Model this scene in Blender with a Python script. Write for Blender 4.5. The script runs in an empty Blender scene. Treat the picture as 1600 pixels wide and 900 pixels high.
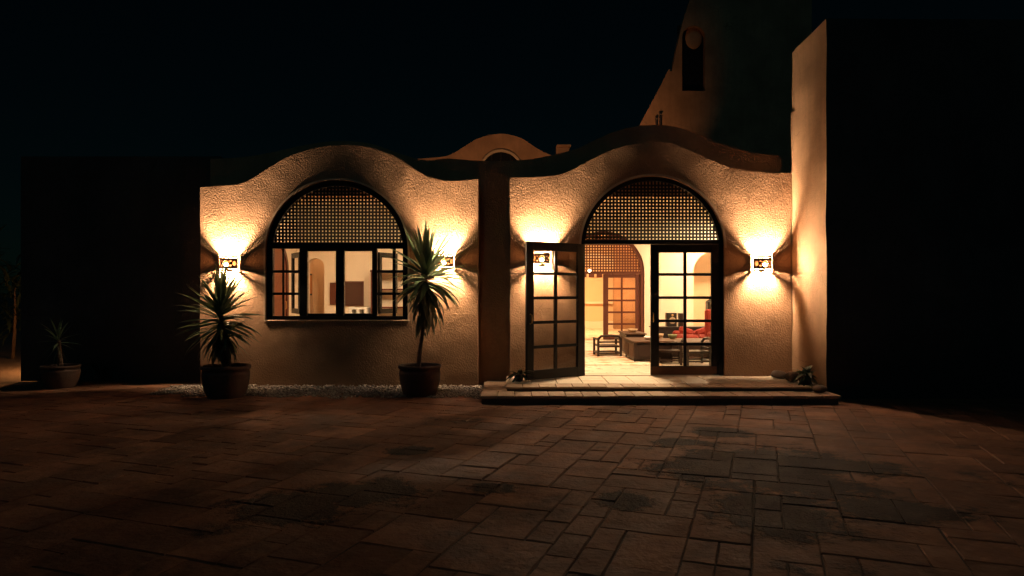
import bpy, bmesh, math, random
from mathutils import Vector, Matrix, noise
random.seed(7)
R = math.radians
scene = bpy.context.scene
COL = scene.collection

# ------------------------------------------------------------------ camera
FPX, HZ, CX = 1067.0, 455.0, 800.0        # focal length and horizon in photo pixels
CAMZ, FD = 1.5, 10.67                     # eye height, distance of the facade (100 px per metre)
cam_d = bpy.data.cameras.new('camera'); cam = bpy.data.objects.new('camera', cam_d); COL.objects.link(cam)
cam.location = (0, 0, CAMZ); cam.rotation_euler = (R(90), 0, 0)
cam_d.sensor_width = 36; cam_d.lens = FPX / 1600 * 36; cam_d.shift_y = 5 / 1600
cam_d.clip_start = 0.05; cam_d.clip_end = 2000
scene.camera = cam

# ------------------------------------------------------------------ night sky, moonlight, exposure
world = bpy.data.worlds.new('World'); scene.world = world; world.use_nodes = True
wn, wl = world.node_tree.nodes, world.node_tree.links
bg = wn['Background']
sky = wn.new('ShaderNodeTexSky'); sky.sky_type = 'NISHITA'; sky.sun_disc = False
sky.sun_elevation = R(42); sky.sun_rotation = R(200); sky.air_density = 1.0; sky.dust_density = 0.3; sky.ozone_density = 3
tint = wn.new('ShaderNodeMix'); tint.data_type = 'RGBA'; tint.blend_type = 'MULTIPLY'; tint.inputs[0].default_value = 1
tint.inputs[7].default_value = (0.32, 0.88, 0.76, 1)
wl.new(sky.outputs[0], tint.inputs[6]); wl.new(tint.outputs[2], bg.inputs[0])
bg.inputs[1].default_value = 0.0005
sun_d = bpy.data.lights.new('moon', 'SUN'); sun_d.energy = 0.042; sun_d.angle = R(4); sun_d.color = (0.30, 0.80, 1.0)
sun = bpy.data.objects.new('moon', sun_d); COL.objects.link(sun)
sun.rotation_euler = (R(48), 0, R(-20))
vs = scene.view_settings
vs.view_transform = 'Standard'; vs.look = 'None'; vs.exposure = 0; vs.gamma = 1; vs.use_curve_mapping = False
scene.render.engine = 'CYCLES'
cy = scene.cycles
cy.use_denoising = True; cy.max_bounces = 9; cy.diffuse_bounces = 4; cy.transparent_max_bounces = 12
cy.sample_clamp_indirect = 4; cy.caustics_reflective = False; cy.caustics_refractive = False

SCONCE_W = 14000.0        # bulb emission strengths
ROOM_W = 165.0
WARM = (1.0, 0.68, 0.43); ROOMC = (1.0, 0.74, 0.46)

# ------------------------------------------------------------------ helpers
def at(px, py, d):
    return Vector(((px - CX) * d / FPX, d, CAMZ + (HZ - py) * d / FPX))
def fx(px): return (px - CX) * FD / FPX
def fz(py): return CAMZ + (HZ - py) * FD / FPX

def link(name, me, mat=None, parent=None):
    o = bpy.data.objects.new(name, me); COL.objects.link(o)
    if mat and me: me.materials.append(mat)
    if parent: o.parent = parent
    return o
def obj(name, bm, mat, parent=None, smooth=False):
    bmesh.ops.recalc_face_normals(bm, faces=bm.faces)
    me = bpy.data.meshes.new(name); bm.to_mesh(me); bm.free()
    if smooth:
        for p in me.polygons: p.use_smooth = True
    return link(name, me, mat, parent)
def tag(o, label=None, cat=None, group=None, kind=None):
    for k, v in (('label', label), ('category', cat), ('group', group), ('kind', kind)):
        if v: o[k] = v
    return o
def thing(name, label, cat, loc=(0, 0, 0), rz=0, group=None):
    o = bpy.data.objects.new(name, None); COL.objects.link(o)
    o.location = loc; o.rotation_euler.z = rz; o.empty_display_size = 0.2
    return tag(o, label, cat, group)
def box(bm, x0, x1, y0, y1, z0, z1, bev=0.0, M=None):
    v = [bm.verts.new((x, y, z)) for x in (x0, x1) for y in (y0, y1) for z in (z0, z1)]
    f = [bm.faces.new([v[i] for i in q]) for q in ((0, 1, 3, 2), (4, 6, 7, 5), (0, 4, 5, 1), (2, 3, 7, 6), (0, 2, 6, 4), (1, 5, 7, 3))]
    if bev > 0:
        es = list({e for q in f for e in q.edges})
        r = bmesh.ops.bevel(bm, geom=es, offset=bev, segments=1, affect='EDGES', profile=0.5)
        v = list({w for q in r['faces'] for w in q.verts})
    if M is not None: bmesh.ops.transform(bm, matrix=M, verts=[w for w in v if w.is_valid])
    return bm
def bx(name, ext, mat, parent=None, bev=0.0):
    return obj(name, box(bmesh.new(), *ext, bev=bev), mat, parent)
def lathe(bm, prof, n=32, c=(0, 0), wob=0.0):
    rings = []
    for r, z in prof:
        rings.append([bm.verts.new((c[0] + r * (1 + wob * noise.noise((math.cos(2 * math.pi * i / n) * 2, math.sin(2 * math.pi * i / n) * 2, z * 4))) * math.cos(2 * math.pi * i / n),
                                    c[1] + r * math.sin(2 * math.pi * i / n), z)) for i in range(n)])
    for a, b in zip(rings, rings[1:]):
        for i in range(n): bm.faces.new((a[i], a[(i + 1) % n], b[(i + 1) % n], b[i]))
    bm.faces.new(rings[0]); bm.faces.new(rings[-1])
    return bm
def tube(bm, pts, rad, n=8):
    pts = [Vector(p) for p in pts]; rings = []
    if not hasattr(rad, '__len__'): rad = [rad] * len(pts)
    for i, p in enumerate(pts):
        t = (pts[min(i + 1, len(pts) - 1)] - pts[max(i - 1, 0)]).normalized()
        u = t.cross(Vector((0, 0, 1)) if abs(t.z) < 0.9 else Vector((1, 0, 0))).normalized(); w = t.cross(u)
        rings.append([bm.verts.new(p + rad[i] * (math.cos(2 * math.pi * k / n) * u + math.sin(2 * math.pi * k / n) * w)) for k in range(n)])
    for a, b in zip(rings, rings[1:]):
        for k in range(n): bm.faces.new((a[k], a[(k + 1) % n], b[(k + 1) % n], b[k]))
    bm.faces.new(rings[0]); bm.faces.new(rings[-1])
    return bm
def curve_fn(pts):
    """smooth function through (x, z) points"""
    def f(x):
        if x <= pts[0][0]: return pts[0][1]
        if x >= pts[-1][0]: return pts[-1][1]
        for i in range(len(pts) - 1):
            if pts[i][0] <= x <= pts[i + 1][0]: break
        p1, p2 = pts[i], pts[i + 1]; p0 = pts[max(i - 1, 0)]; p3 = pts[min(i + 2, len(pts) - 1)]
        h = p2[0] - p1[0]; t = (x - p1[0]) / h
        m1 = (p2[1] - p0[1]) / max(p2[0] - p0[0], 1e-6) * h; m2 = (p3[1] - p1[1]) / max(p3[0] - p1[0], 1e-6) * h
        return (2*t**3 - 3*t*t + 1) * p1[1] + (t**3 - 2*t*t + t) * m1 + (-2*t**3 + 3*t*t) * p2[1] + (t**3 - t*t) * m2
    return f

# ------------------------------------------------------------------ materials
class MT:
    def __init__(s, name):
        s.m = bpy.data.materials.new(name); s.m.use_nodes = True
        s.n, s.l = s.m.node_tree.nodes, s.m.node_tree.links; s.b = s.n['Principled BSDF']
        s.tc = s.n.new('ShaderNodeTexCoord'); s.co = s.tc.outputs['Object']
    def world(s):
        g = s.n.new('ShaderNodeNewGeometry'); s.co = g.outputs['Position']; return s
    def noise(s, scale, detail=5, rough=0.6, stretch=None, dist=0):
        t = s.n.new('ShaderNodeTexNoise'); t.inputs['Scale'].default_value = scale; t.inputs['Detail'].default_value = detail
        t.inputs['Roughness'].default_value = rough; t.inputs['Distortion'].default_value = dist
        c = s.co
        if stretch:
            mp = s.n.new('ShaderNodeMapping'); mp.inputs['Scale'].default_value = stretch; s.l.new(c, mp.inputs['Vector']); c = mp.outputs[0]
        s.l.new(c, t.inputs['Vector']); return t.outputs['Fac']
    def voro(s, scale, feature='F1'):
        t = s.n.new('ShaderNodeTexVoronoi'); t.inputs['Scale'].default_value = scale; t.feature = feature
        s.l.new(s.co, t.inputs['Vector']); return t.outputs['Distance']
    def ramp(s, f, stops):
        r = s.n.new('ShaderNodeValToRGB'); e = r.color_ramp.elements
        while len(e) < len(stops): e.new(0.5)
        for k, (p, c) in enumerate(stops): e[k].position = p; e[k].color = (*c, 1) if len(c) == 3 else c
        s.l.new(f, r.inputs[0]); return r.outputs[0]
    def mix(s, a, b, f, mode='MIX'):
        m = s.n.new('ShaderNodeMix'); m.data_type = 'RGBA'; m.blend_type = mode
        for k, v in ((6, a), (7, b), (0, f)):
            if hasattr(v, 'links'): s.l.new(v, m.inputs[k])
            elif k == 0: m.inputs[0].default_value = v
            else: m.inputs[k].default_value = (*v, 1)
        return m.outputs[2]
    def math(s, op, a, b=0.0, clamp=False):
        m = s.n.new('ShaderNodeMath'); m.operation = op; m.use_clamp = clamp
        for k, v in ((0, a), (1, b)):
            if hasattr(v, 'links'): s.l.new(v, m.inputs[k])
            else: m.inputs[k].default_value = v
        return m.outputs[0]
    def col(s, c):
        if hasattr(c, 'links'): s.l.new(c, s.b.inputs['Base Color'])
        else: s.b.inputs['Base Color'].default_value = (*c, 1)
        return s
    def rough(s, r):
        if hasattr(r, 'links'): s.l.new(r, s.b.inputs['Roughness'])
        else: s.b.inputs['Roughness'].default_value = r
        return s
    def bump(s, h, strength=0.5, dist=0.01):
        b = s.n.new('ShaderNodeBump'); b.inputs['Strength'].default_value = strength; b.inputs['Distance'].default_value = dist
        s.l.new(h, b.inputs['Height']); s.l.new(b.outputs[0], s.b.inputs['Normal']); return s

def m_stucco(name, c, dirt=0.35, relief=0.018, streak=True):
    t = MT(name).world()
    big = t.noise(0.9, 5, 0.6); fine = t.noise(22, 6, 0.65)
    c1 = t.mix(tuple(0.62 * k for k in c), tuple(1.18 * k for k in c), t.ramp(big, [(0.3, (0, 0, 0)), (0.7, (1, 1, 1))]))
    c2 = t.mix(c1, tuple(0.6 * k for k in c), t.math('MULTIPLY', t.ramp(fine, [(0.35, (1, 1, 1)), (0.6, (0, 0, 0))]), dirt))
    sp = t.n.new('ShaderNodeSeparateXYZ'); t.l.new(t.co, sp.inputs[0])
    # splash-back dirt, deepened to paint in the shade low on the wall
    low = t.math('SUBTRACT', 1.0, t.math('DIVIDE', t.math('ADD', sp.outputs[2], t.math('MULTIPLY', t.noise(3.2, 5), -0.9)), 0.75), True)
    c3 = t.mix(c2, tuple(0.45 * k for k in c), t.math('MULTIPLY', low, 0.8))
    if streak:
        st = t.ramp(t.noise(5, 4, 0.6, (1.6, 1.6, 0.14)), [(0.45, (0, 0, 0)), (0.75, (1, 1, 1))])
        c3 = t.mix(c3, tuple(0.55 * k for k in c), t.math('MULTIPLY', st, 0.35))
    ck = t.n.new('ShaderNodeTexVoronoi'); ck.feature = 'DISTANCE_TO_EDGE'; ck.inputs['Scale'].default_value = 1.1
    wp = t.n.new('ShaderNodeMix'); wp.data_type = 'VECTOR'; wp.inputs[0].default_value = .14
    nz = t.n.new('ShaderNodeTexNoise'); nz.inputs['Scale'].default_value = 3.5; nz.inputs['Detail'].default_value = 6; t.l.new(t.co, nz.inputs['Vector'])
    t.l.new(t.co, wp.inputs[4]); t.l.new(nz.outputs['Color'], wp.inputs[5]); t.l.new(wp.outputs[1], ck.inputs['Vector'])
    line = t.math('MULTIPLY', t.ramp(ck.outputs['Distance'], [(0.0, (1, 1, 1)), (0.006, (0, 0, 0))]), t.ramp(t.noise(1.3, 3), [(0.52, (0, 0, 0)), (0.62, (1, 1, 1))]))
    c3 = t.mix(c3, tuple(0.3 * k for k in c), t.math('MULTIPLY', line, 0.7))
    blot = t.ramp(t.noise(2.3, 6, 0.7), [(0.55, (0, 0, 0)), (0.72, (1, 1, 1))])
    c3 = t.mix(c3, tuple(0.6 * k for k in c), t.math('MULTIPLY', blot, 0.5))
    t.col(c3).rough(0.92); t.b.inputs['Specular IOR Level'].default_value = 0.2
    h = t.math('ADD', t.math('MULTIPLY', t.noise(52, 3, 0.5, (1, 1, 0.75)), 1.0), t.math('MULTIPLY', t.noise(80, 3, 0.6), 0.30))
    h = t.math('ADD', h, t.math('MULTIPLY', t.noise(5, 2, 0.5), 0.8))
    t.bump(h, 0.75, relief)
    return t.m
def m_plain(name, c, rough=0.7, var=0.25, scale=6, bump=0.15, dist=0.005, spec=0.5):
    t = MT(name)
    t.col(t.mix(tuple((1 - var) * k for k in c), tuple(min(1, (1 + var) * k) for k in c), t.noise(scale, 6, 0.65))).rough(rough)
    t.b.inputs['Specular IOR Level'].default_value = spec
    if bump: t.bump(t.noise(scale * 6, 4), bump, dist)
    return t.m
def m_wood(name, c, rough=0.45, along='z', var=0.4):
    t = MT(name); s = {'z': (14, 14, 1.2), 'x': (1.2, 14, 14), 'y': (14, 1.2, 14)}[along]
    g = t.noise(2.2, 6, 0.65, s, 0.6)
    t.col(t.mix(tuple((1 - var) * k for k in c), tuple((1 + var) * k for k in c), g)).rough(t.ramp(g, [(0.2, (rough - .1,) * 3), (0.8, (rough + .15,) * 3)]))
    t.bump(g, 0.2, 0.004); t.b.inputs['Specular IOR Level'].default_value = 0.25; return t.m
def m_emit(name, c, s):
    t = MT(name); t.b.inputs['Emission Color'].default_value = (*c, 1); t.b.inputs['Emission Strength'].default_value = s
    t.col((0.8, 0.8, 0.8)); return t.m
def m_glass(name, tintc=(0.97, 0.97, 0.96), extra=0.0):
    m = bpy.data.materials.new(name); m.use_nodes = True; n, l = m.node_tree.nodes, m.node_tree.links
    n.remove(n['Principled BSDF'])
    tr = n.new('ShaderNodeBsdfTransparent'); tr.inputs[0].default_value = (*tintc, 1)
    gl = n.new('ShaderNodeBsdfGlossy'); gl.inputs['Roughness'].default_value = 0.015
    fr = n.new('ShaderNodeFresnel'); fr.inputs[0].default_value = 1.5
    nz = n.new('ShaderNodeTexNoise'); nz.inputs['Scale'].default_value = 2.5
    bp = n.new('ShaderNodeBump'); bp.inputs['Strength'].default_value = 0.03; bp.inputs['Distance'].default_value = 0.02
    l.new(nz.outputs[0], bp.inputs['Height']); l.new(bp.outputs[0], gl.inputs['Normal'])
    ad = n.new('ShaderNodeMath'); ad.inputs[1].default_value = extra; l.new(fr.outputs[0], ad.inputs[0])
    mx = n.new('ShaderNodeMixShader'); l.new(ad.outputs[0], mx.inputs[0]); l.new(tr.outputs[0], mx.inputs[1]); l.new(gl.outputs[0], mx.inputs[2])
    l.new(mx.outputs[0], n['Material Output'].inputs[0]); return m

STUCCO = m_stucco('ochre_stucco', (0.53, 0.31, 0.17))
STUCCO2 = m_stucco('smooth_stucco', (0.54, 0.31, 0.17), 0.2, 0.007)
WINGM = m_stucco('shaded_stucco', (0.10, 0.09, 0.08), 0.3, 0.007)  # stucco darkened so the unlit walls carry their shade in the colour
RIM = m_plain('pale_plaster_rim', (0.60, 0.44, 0.28), 0.85, 0.15)
INNER = m_plain('interior_plaster', (0.74, 0.62, 0.47), 0.85, 0.06, 1.5, 0.1)
INNER_O = m_plain('interior_plaster_apricot', (0.72, 0.50, 0.30), 0.85, 0.06, 1.5, 0.1)
DARKWOOD = m_wood('dark_painted_wood', (0.007, 0.007, 0.008), 0.5, 'z', 0.3)
DARKSLAT = m_wood('lattice_wood', (0.02, 0.015, 0.012), 0.5, 'z', 0.3)
REDWOOD = m_wood('mahogany_wood', (0.085, 0.025, 0.014), 0.4, 'z')
BROWNWOOD = m_wood('brown_wood', (0.10, 0.045, 0.025), 0.4, 'x')
FURN = m_wood('furniture_wood', (0.022, 0.012, 0.009), 0.4, 'z')
CHESTW = m_wood('chest_wood', (0.07, 0.034, 0.018), 0.5, 'x')
GLASS = m_glass('window_glass')
GLASS_D = m_glass('door_glass', (0.96, 0.95, 0.93), 0.01)
BRASS = m_plain('aged_brass', (0.45, 0.30, 0.12), 0.35, 0.2); 
for _m in (BRASS,): _m.node_tree.nodes['Principled BSDF'].inputs['Metallic'].default_value = 1
CLAY = m_plain('sconce_clay', (0.20, 0.14, 0.10), 0.8, 0.25, 14)
POT = m_plain('weathered_terracotta', (0.085, 0.05, 0.036), 0.85, 0.45, 5, 0.4, 0.01)
SOIL = m_plain('potting_soil', (0.035, 0.024, 0.017), 0.95, 0.4, 20, 0.8, 0.02)
PEBBLE = None
FABRIC_R = m_plain('red_fabric', (0.26, 0.028, 0.014), 0.9, 0.25, 8, 0.3)
BLACK = m_plain('black_lacquer', (0.012, 0.011, 0.011), 0.35, 0.2)
WHITE = m_plain('white_paint', (0.75, 0.72, 0.66), 0.6, 0.05)
FLOOR_IN = None

def m_floor():
    t = MT('interior_floor_tile').world()
    t.col(t.mix((0.50, 0.40, 0.29), (0.66, 0.54, 0.40), t.noise(2.4, 6, 0.6))).rough(t.ramp(t.noise(4, 4), [(0.3, (0.22,) * 3), (0.7, (0.42,) * 3)]))
    t.bump(t.noise(9, 3), 0.08, 0.01); return t.m
FLOOR_IN = m_floor()
def m_leaf(name, a, b):
    t = MT(name); oi = t.n.new('ShaderNodeObjectInfo')
    c = t.mix(a, b, oi.outputs['Random']); c = t.mix(c, tuple(0.55 * k for k in b), t.math('MULTIPLY', t.noise(9, 4, 0.6, (4, 0.5, 1)), 0.6))
    t.col(c).rough(0.42)
    tl = t.n.new('ShaderNodeBsdfTranslucent'); t.l.new(c, tl.inputs[0]); mx = t.n.new('ShaderNodeMixShader'); mx.inputs[0].default_value = .4
    t.l.new(t.b.outputs[0], mx.inputs[1]); t.l.new(tl.outputs[0], mx.inputs[2]); t.l.new(mx.outputs[0], t.n['Material Output'].inputs[0]); return t.m
LEAF = m_leaf('yucca_leaf', (0.075, 0.125, 0.065), (0.20, 0.29, 0.16))
LEAF_DRY = m_leaf('yucca_dry_leaf', (0.05, 0.07, 0.04), (0.16, 0.15, 0.085))
LEAF_D = m_leaf('garden_leaf', (0.03, 0.055, 0.03), (0.06, 0.09, 0.045))
BARK = m_plain('yucca_bark', (0.17, 0.11, 0.075), 0.9, 0.5, 18, 1.0, 0.03)

def m_paver():
    t = MT('sandstone_paver').world(); oi = t.n.new('ShaderNodeObjectInfo')
    base = t.mix((0.16, 0.070, 0.036), (0.35, 0.158, 0.082), oi.outputs['Random'])
    base = t.mix(base, (0.11, 0.052, 0.030), t.math('MULTIPLY', t.ramp(t.noise(1.7, 7, 0.68), [(0.40, (0, 0, 0)), (0.62, (1, 1, 1))]), 0.9))
    base = t.mix(base, (0.34, 0.19, 0.115), t.math('MULTIPLY', t.ramp(t.noise(7, 6, 0.7), [(0.52, (0, 0, 0)), (0.72, (1, 1, 1))]), 0.4))
    sp = t.n.new('ShaderNodeSeparateXYZ'); t.l.new(t.co, sp.inputs[0])
    wob = t.math('ADD', t.math('MULTIPLY', t.math('SUBTRACT', t.noise(1.5, 7, 0.68), 0.5), 2.6), t.math('MULTIPLY', t.math('SUBTRACT', t.noise(14, 5, 0.7), 0.5), 1.1))
    stain = None
    for (sx, sy, rx, ry) in STAINS:          # dark tar-like stains, each with its own ragged outline
        dx = t.math('DIVIDE', t.math('SUBTRACT', sp.outputs[0], sx), rx); dy = t.math('DIVIDE', t.math('SUBTRACT', sp.outputs[1], sy), ry)
        d = t.math('SQRT', t.math('ADD', t.math('MULTIPLY', dx, dx), t.math('MULTIPLY', dy, dy)))
        v = t.math('SUBTRACT', t.math('ADD', 1.0, wob), d)
        stain = v if stain is None else t.math('MAXIMUM', stain, v)
    sc_ = t.math('SUBTRACT', t.noise(0.85, 8, 0.72), 0.60)                     # small scattered stains
    stain = t.math('MAXIMUM', stain, t.math('MULTIPLY', sc_, 3.5))
    mask = t.ramp(stain, [(0.0, (0, 0, 0)), (0.30, (1, 1, 1))])
    gr = t.ramp(t.noise(34, 5, 0.7), [(0.4, (0.003, 0.003, 0.003)), (0.8, (0.04, 0.027, 0.019))])
    t.col(t.mix(base, gr, t.math('MULTIPLY', mask, 0.96)))
    t.rough(t.ramp(t.noise(3, 5), [(0.3, (0.7,) * 3), (0.7, (0.92,) * 3)])); t.b.inputs['Specular IOR Level'].default_value = 0.25
    h = t.math('ADD', t.math('MULTIPLY', t.noise(4.5, 7, 0.6), 1.0), t.math('MULTIPLY', t.math('MULTIPLY', t.noise(40, 4, 0.7), mask), 0.6))
    h = t.math('ADD', h, t.math('MULTIPLY', t.noise(26, 4, 0.6), 0.25))
    t.bump(h, 0.85, 0.03); return t.m
def gpt(px, py):
    d = FPX * CAMZ / (py - HZ); return ((px - CX) * d / FPX, d)
STAINS = []
for (a, b, rx, ry) in ((1190, 730, .95, 1.0), (1300, 730, .7, .4), (1215, 800, .5, .55), (980, 780, .28, .28), (760, 762, .22, .2), (560, 775, .55, .45), (470, 790, .5, .4),
                       (1120, 675, .35, .3), (1420, 800, .6, .35), (640, 705, .2, .22), (1060, 690, .3, .2)):
    x_, y_ = gpt(a, b); STAINS.append((x_, y_, rx, ry))
PAVER = m_paver()
def m_ground():
    t = MT('dusty_ground').world()
    t.col(t.mix((0.10, 0.07, 0.05), (0.20, 0.14, 0.10), t.noise(2.2, 8, 0.7))).rough(0.95); t.bump(t.noise(14, 6, 0.7), 0.8, 0.03); return t.m
GROUND = m_ground()
def m_pebble():
    t = MT('pale_gravel').world()
    t.col(t.ramp(t.noise(31, 2), [(0.3, (0.12, 0.09, 0.07)), (0.5, (0.28, 0.23, 0.18)), (0.7, (0.52, 0.46, 0.38))])).rough(0.8); return t.m
PEBBLE = m_pebble()
def m_brick():
    t = MT('step_brick').world(); oi = t.n.new('ShaderNodeObjectInfo')
    c = t.mix((0.36, 0.22, 0.13), (0.50, 0.34, 0.21), oi.outputs['Random']); c = t.mix(c, (0.22, 0.14, 0.09), t.math('MULTIPLY', t.noise(7, 6, 0.7), 0.6))
    t.col(c).rough(0.8); t.bump(t.noise(30, 5), 0.5, 0.01); return t.m
BRICK = m_brick()

# ------------------------------------------------------------------ ground and paving
bm = bmesh.new(); box(bm, -300, 300, -60, 500, -0.5, -0.045)
tag(obj('ground', bm, GROUND), kind='structure')
PA = R(-20)                       # the paving runs 20 degrees askew of the house
bed = obj('pavement', box(bmesh.new(), -16, 16, -2, 11.395, -0.06, -0.0085), m_plain('mortar_bed', (0.085, 0.05, 0.033), 0.95, 0.4, 9, 0.8, 0.02))
tag(bed, kind='structure')
U = 0.185
LX0P = (313 - CX) * FD / FPX - .45
def pave():
    n = 124; used = set(); rot = Matrix.Rotation(PA, 3, 'Z'); org = Vector((-1.0, 5.5, 0))
    sizes = [(3, 2), (2, 2), (2, 3), (3, 3), (4, 2), (2, 1), (1, 2), (3, 2), (2, 3), (1, 1)]
    rest = bmesh.new(); cand = []
    for j in range(-n // 2, n // 2):
        for i in range(-n // 2, n // 2):
            if (i, j) in used: continue
            order = sizes[:]; random.shuffle(order); order.append((1, 1))
            for (w, h) in order:
                if (w, h) == (1, 1) and order.index((1, 1)) != len(order) - 1 and random.random() < 0.8: continue
                cells = [(i + a, j + b) for a in range(w) for b in range(h)]
                if not any(c in used for c in cells): break
            used.update(cells)
            c = rot @ Vector(((i + w / 2) * U, (j + h / 2) * U, 0)) + org
            if not (-15.5 < c.x < 15.5 and -1.5 < c.y < (10.4 if c.x > LX0P else 11.1)): continue
            cand.append((c, w * U, h * U))
    k = 0
    def scr(q):
        c, w, h = q; return w * h / max(c.y, .3) ** 3 if (c.y > 2.6 and -60 < CX + FPX * c.x / max(c.y, .3) < 1660) else 0
    cand.sort(key=scr, reverse=True)
    for c, w, h in cand:
        px = CX + FPX * c.x / max(c.y, .3); py = HZ + FPX * CAMZ / max(c.y, .3)
        vis = c.y > 2.6 and -60 < px < 1660 and k < 298
        b = bmesh.new() if vis else rest
        J = lambda s=0.012: random.uniform(-s, s)
        g = 0.0035; zt = random.uniform(-0.003, 0.003); tx, ty = random.uniform(-.004, .004), random.uniform(-.004, .004)
        base = [(-w/2 + g, -h/2 + g), (0, -h/2 + g + J(.004)), (w/2 - g, -h/2 + g), (w/2 - g + J(.004), 0), (w/2 - g, h/2 - g), (0, h/2 - g + J(.004)), (-w/2 + g, h/2 - g), (-w/2 + g + J(.004), 0)]
        base = [(x + J(.003), y + J(.003)) for x, y in base]
        lv = []
        for (ins, z) in ((0, -0.04), (0, -0.008), (0.008, 0.0)):
            ring = []
            for x, y in base:
                f = 1 - ins / max(math.hypot(x, y), .05)
                p = Vector((x * f, y * f, (z + zt + x * tx * 2 + y * ty * 2 + (J(.002) if z > -.03 else 0))))
                ring.append(b.verts.new((rot @ p) + (Vector((0, 0, 0)) if vis else c)))
            lv.append(ring)
        for a_, b_ in zip(lv, lv[1:]):
            for q in range(8): b.faces.new((a_[q], a_[(q + 1) % 8], b_[(q + 1) % 8], b_[q]))
        b.faces.new(lv[-1])
        if vis:
            o = obj('paver', b, PAVER, bed); o.location = c; k += 1
    tag(obj('paver_field', rest, PAVER, bed), kind='stuff')
    return k
NPAV = pave()
print('pavers', NPAV)

# ------------------------------------------------------------------ the house
house = thing('stucco_house', 'ochre stucco house with two scalloped gables, arched window and arched double door', 'house', (0, FD, 0))
HM = Vector((0, FD, 0))
def part(name, ext, mat, parent=house, bev=0):
    """box part given in world coordinates, child of the house (whose origin is at the facade foot)"""
    x0, x1, y0, y1, z0, z1 = ext
    return bx(name, (x0, x1, y0 - FD, y1 - FD, z0, z1), mat, parent, bev)
def hnoise(p, a=0.012):
    q = Vector((p[0] * 1.1, p[1] * 1.1 + 4, p[2] * 1.1))
    return a * noise.noise(q) + a * 0.45 * noise.noise(q * 3.1)

def arch_wall(name, x0, x1, cx, r, sill, spring, top, mat, th=0.35, jit=0.012, seg=40, parent=None):
    """wall from x0 to x1 with a round-headed opening and a free top line; local y 0 is the front"""
    bm = bmesh.new()
    def lin(a, b, n): return [a + (b - a) * k / n for k in range(n + 1)]
    nl = max(4, int((cx - r - x0) / 0.07)); nr = max(4, int((x1 - cx - r) / 0.07))
    xl, xr = lin(x0, cx - r, nl), lin(cx + r, x1, nr)
    xc = [cx - r * math.cos(math.pi * k / seg) for k in range(seg + 1)]
    def arch(x): return spring + math.sqrt(max(0, r * r - (x - cx) ** 2))
    n1, n2, n3 = max(2, int(sill / 0.08)), max(2, int((spring - sill) / 0.08)), 16
    vid = {}
    def V(x, y, z, front):
        key = (round(x, 5), round(y, 4), round(z, 5))
        if key not in vid:
            p = Vector((x, y, z))
            if front: p.y += hnoise((x, 0, z), jit)
            edge = min(abs(x - x0), abs(x - x1))
            if edge < 1e-4: p.x += hnoise((x, 7, z), jit * 0.8)
            vid[key] = bm.verts.new(p)
        return vid[key]
    def sheet(xs, rows, y, front):
        for xa, xb in zip(xs, xs[1:]):
            za, zb = rows(xa), rows(xb)
            for k in range(len(za) - 1):
                q = [V(xa, y, za[k], front), V(xb, y, zb[k], front), V(xb, y, zb[k + 1], front), V(xa, y, za[k + 1], front)]
                q = list(dict.fromkeys(q))
                if len(q) > 2: bm.faces.new(q)
    lo = lambda x: lin(0, sill, n1)
    mid = lambda x: lin(sill, spring, n2)
    up = lambda x: lin(spring, top(x), n3)
    cu = lambda x: lin(arch(x), top(x), n3)
    for y, fr in ((0.0, True), (th, False)):
        for xs in (xl, xr):
            for rows in (lo, mid, up): sheet(xs, rows, y, fr)
        sheet(xc, lo, y, fr); sheet(xc, cu, y, fr)
    def bridge(pts):
        for a, b in zip(pts, pts[1:]):
            bm.faces.new((V(a[0], 0, a[1], True), V(b[0], 0, b[1], True), V(b[0], th, b[1], False), V(a[0], th, a[1], False)))
    allx = xl + xc[1:] + xr[1:]
    bridge([(x, top(x)) for x in allx])
    bridge([(x, arch(x)) for x in xc]); bridge([(x, sill) for x in xc])
    for x in (cx - r, cx + r): bridge([(x, z) for z in mid(x)])
    for x in (x0, x1): bridge([(x, z) for z in lo(x)[:-1] + mid(x)[:-1] + up(x)])
    return obj(name, bm, mat, parent or house)

LX0, LX1, RX0, RX1 = fx(313), fx(747), fx(797), fx(1237)
pxz = lambda pts: [(fx(a), fz(b)) for a, b in pts]
ltop = curve_fn(pxz([(313, 293), (345, 291), (375, 287), (400, 275), (430, 256), (460, 241), (495, 231), (530, 227), (570, 229), (600, 237), (625, 249), (645, 263), (665, 275), (690, 281), (720, 283), (747, 281)]))
rtop = curve_fn(pxz([(797, 278), (850, 276), (880, 271), (905, 260), (930, 246), (955, 235), (985, 226), (1020, 222), (1055, 226), (1085, 238), (1110, 250), (1135, 260), (1165, 267), (1200, 270), (1237, 270)]))
def lump(f): return lambda x: f(x) + 0.02 * noise.noise((x * 2.3, 3, 1)) + 0.012 * noise.noise((x * 9, 1, 5)) + 0.006 * noise.noise((x * 30, 1, 5))
ltop, rtop = lump(ltop), lump(rtop)
WCX, WR, WSILL, WSPR = fx(526), 1.11, fz(500), fz(392)
DCX, DR, DSILL, DSPR = fx(1020), 1.12, fz(588), fz(387)
FLOORZ = DSILL
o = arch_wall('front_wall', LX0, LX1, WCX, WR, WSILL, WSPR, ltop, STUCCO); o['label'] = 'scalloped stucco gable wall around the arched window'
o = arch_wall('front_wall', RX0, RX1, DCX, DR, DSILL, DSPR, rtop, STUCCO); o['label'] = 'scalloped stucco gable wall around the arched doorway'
part('recess_wall', (LX1 - .3, RX0 + .3, FD + .22, FD + .34, 0, 2.999), STUCCO)

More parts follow.
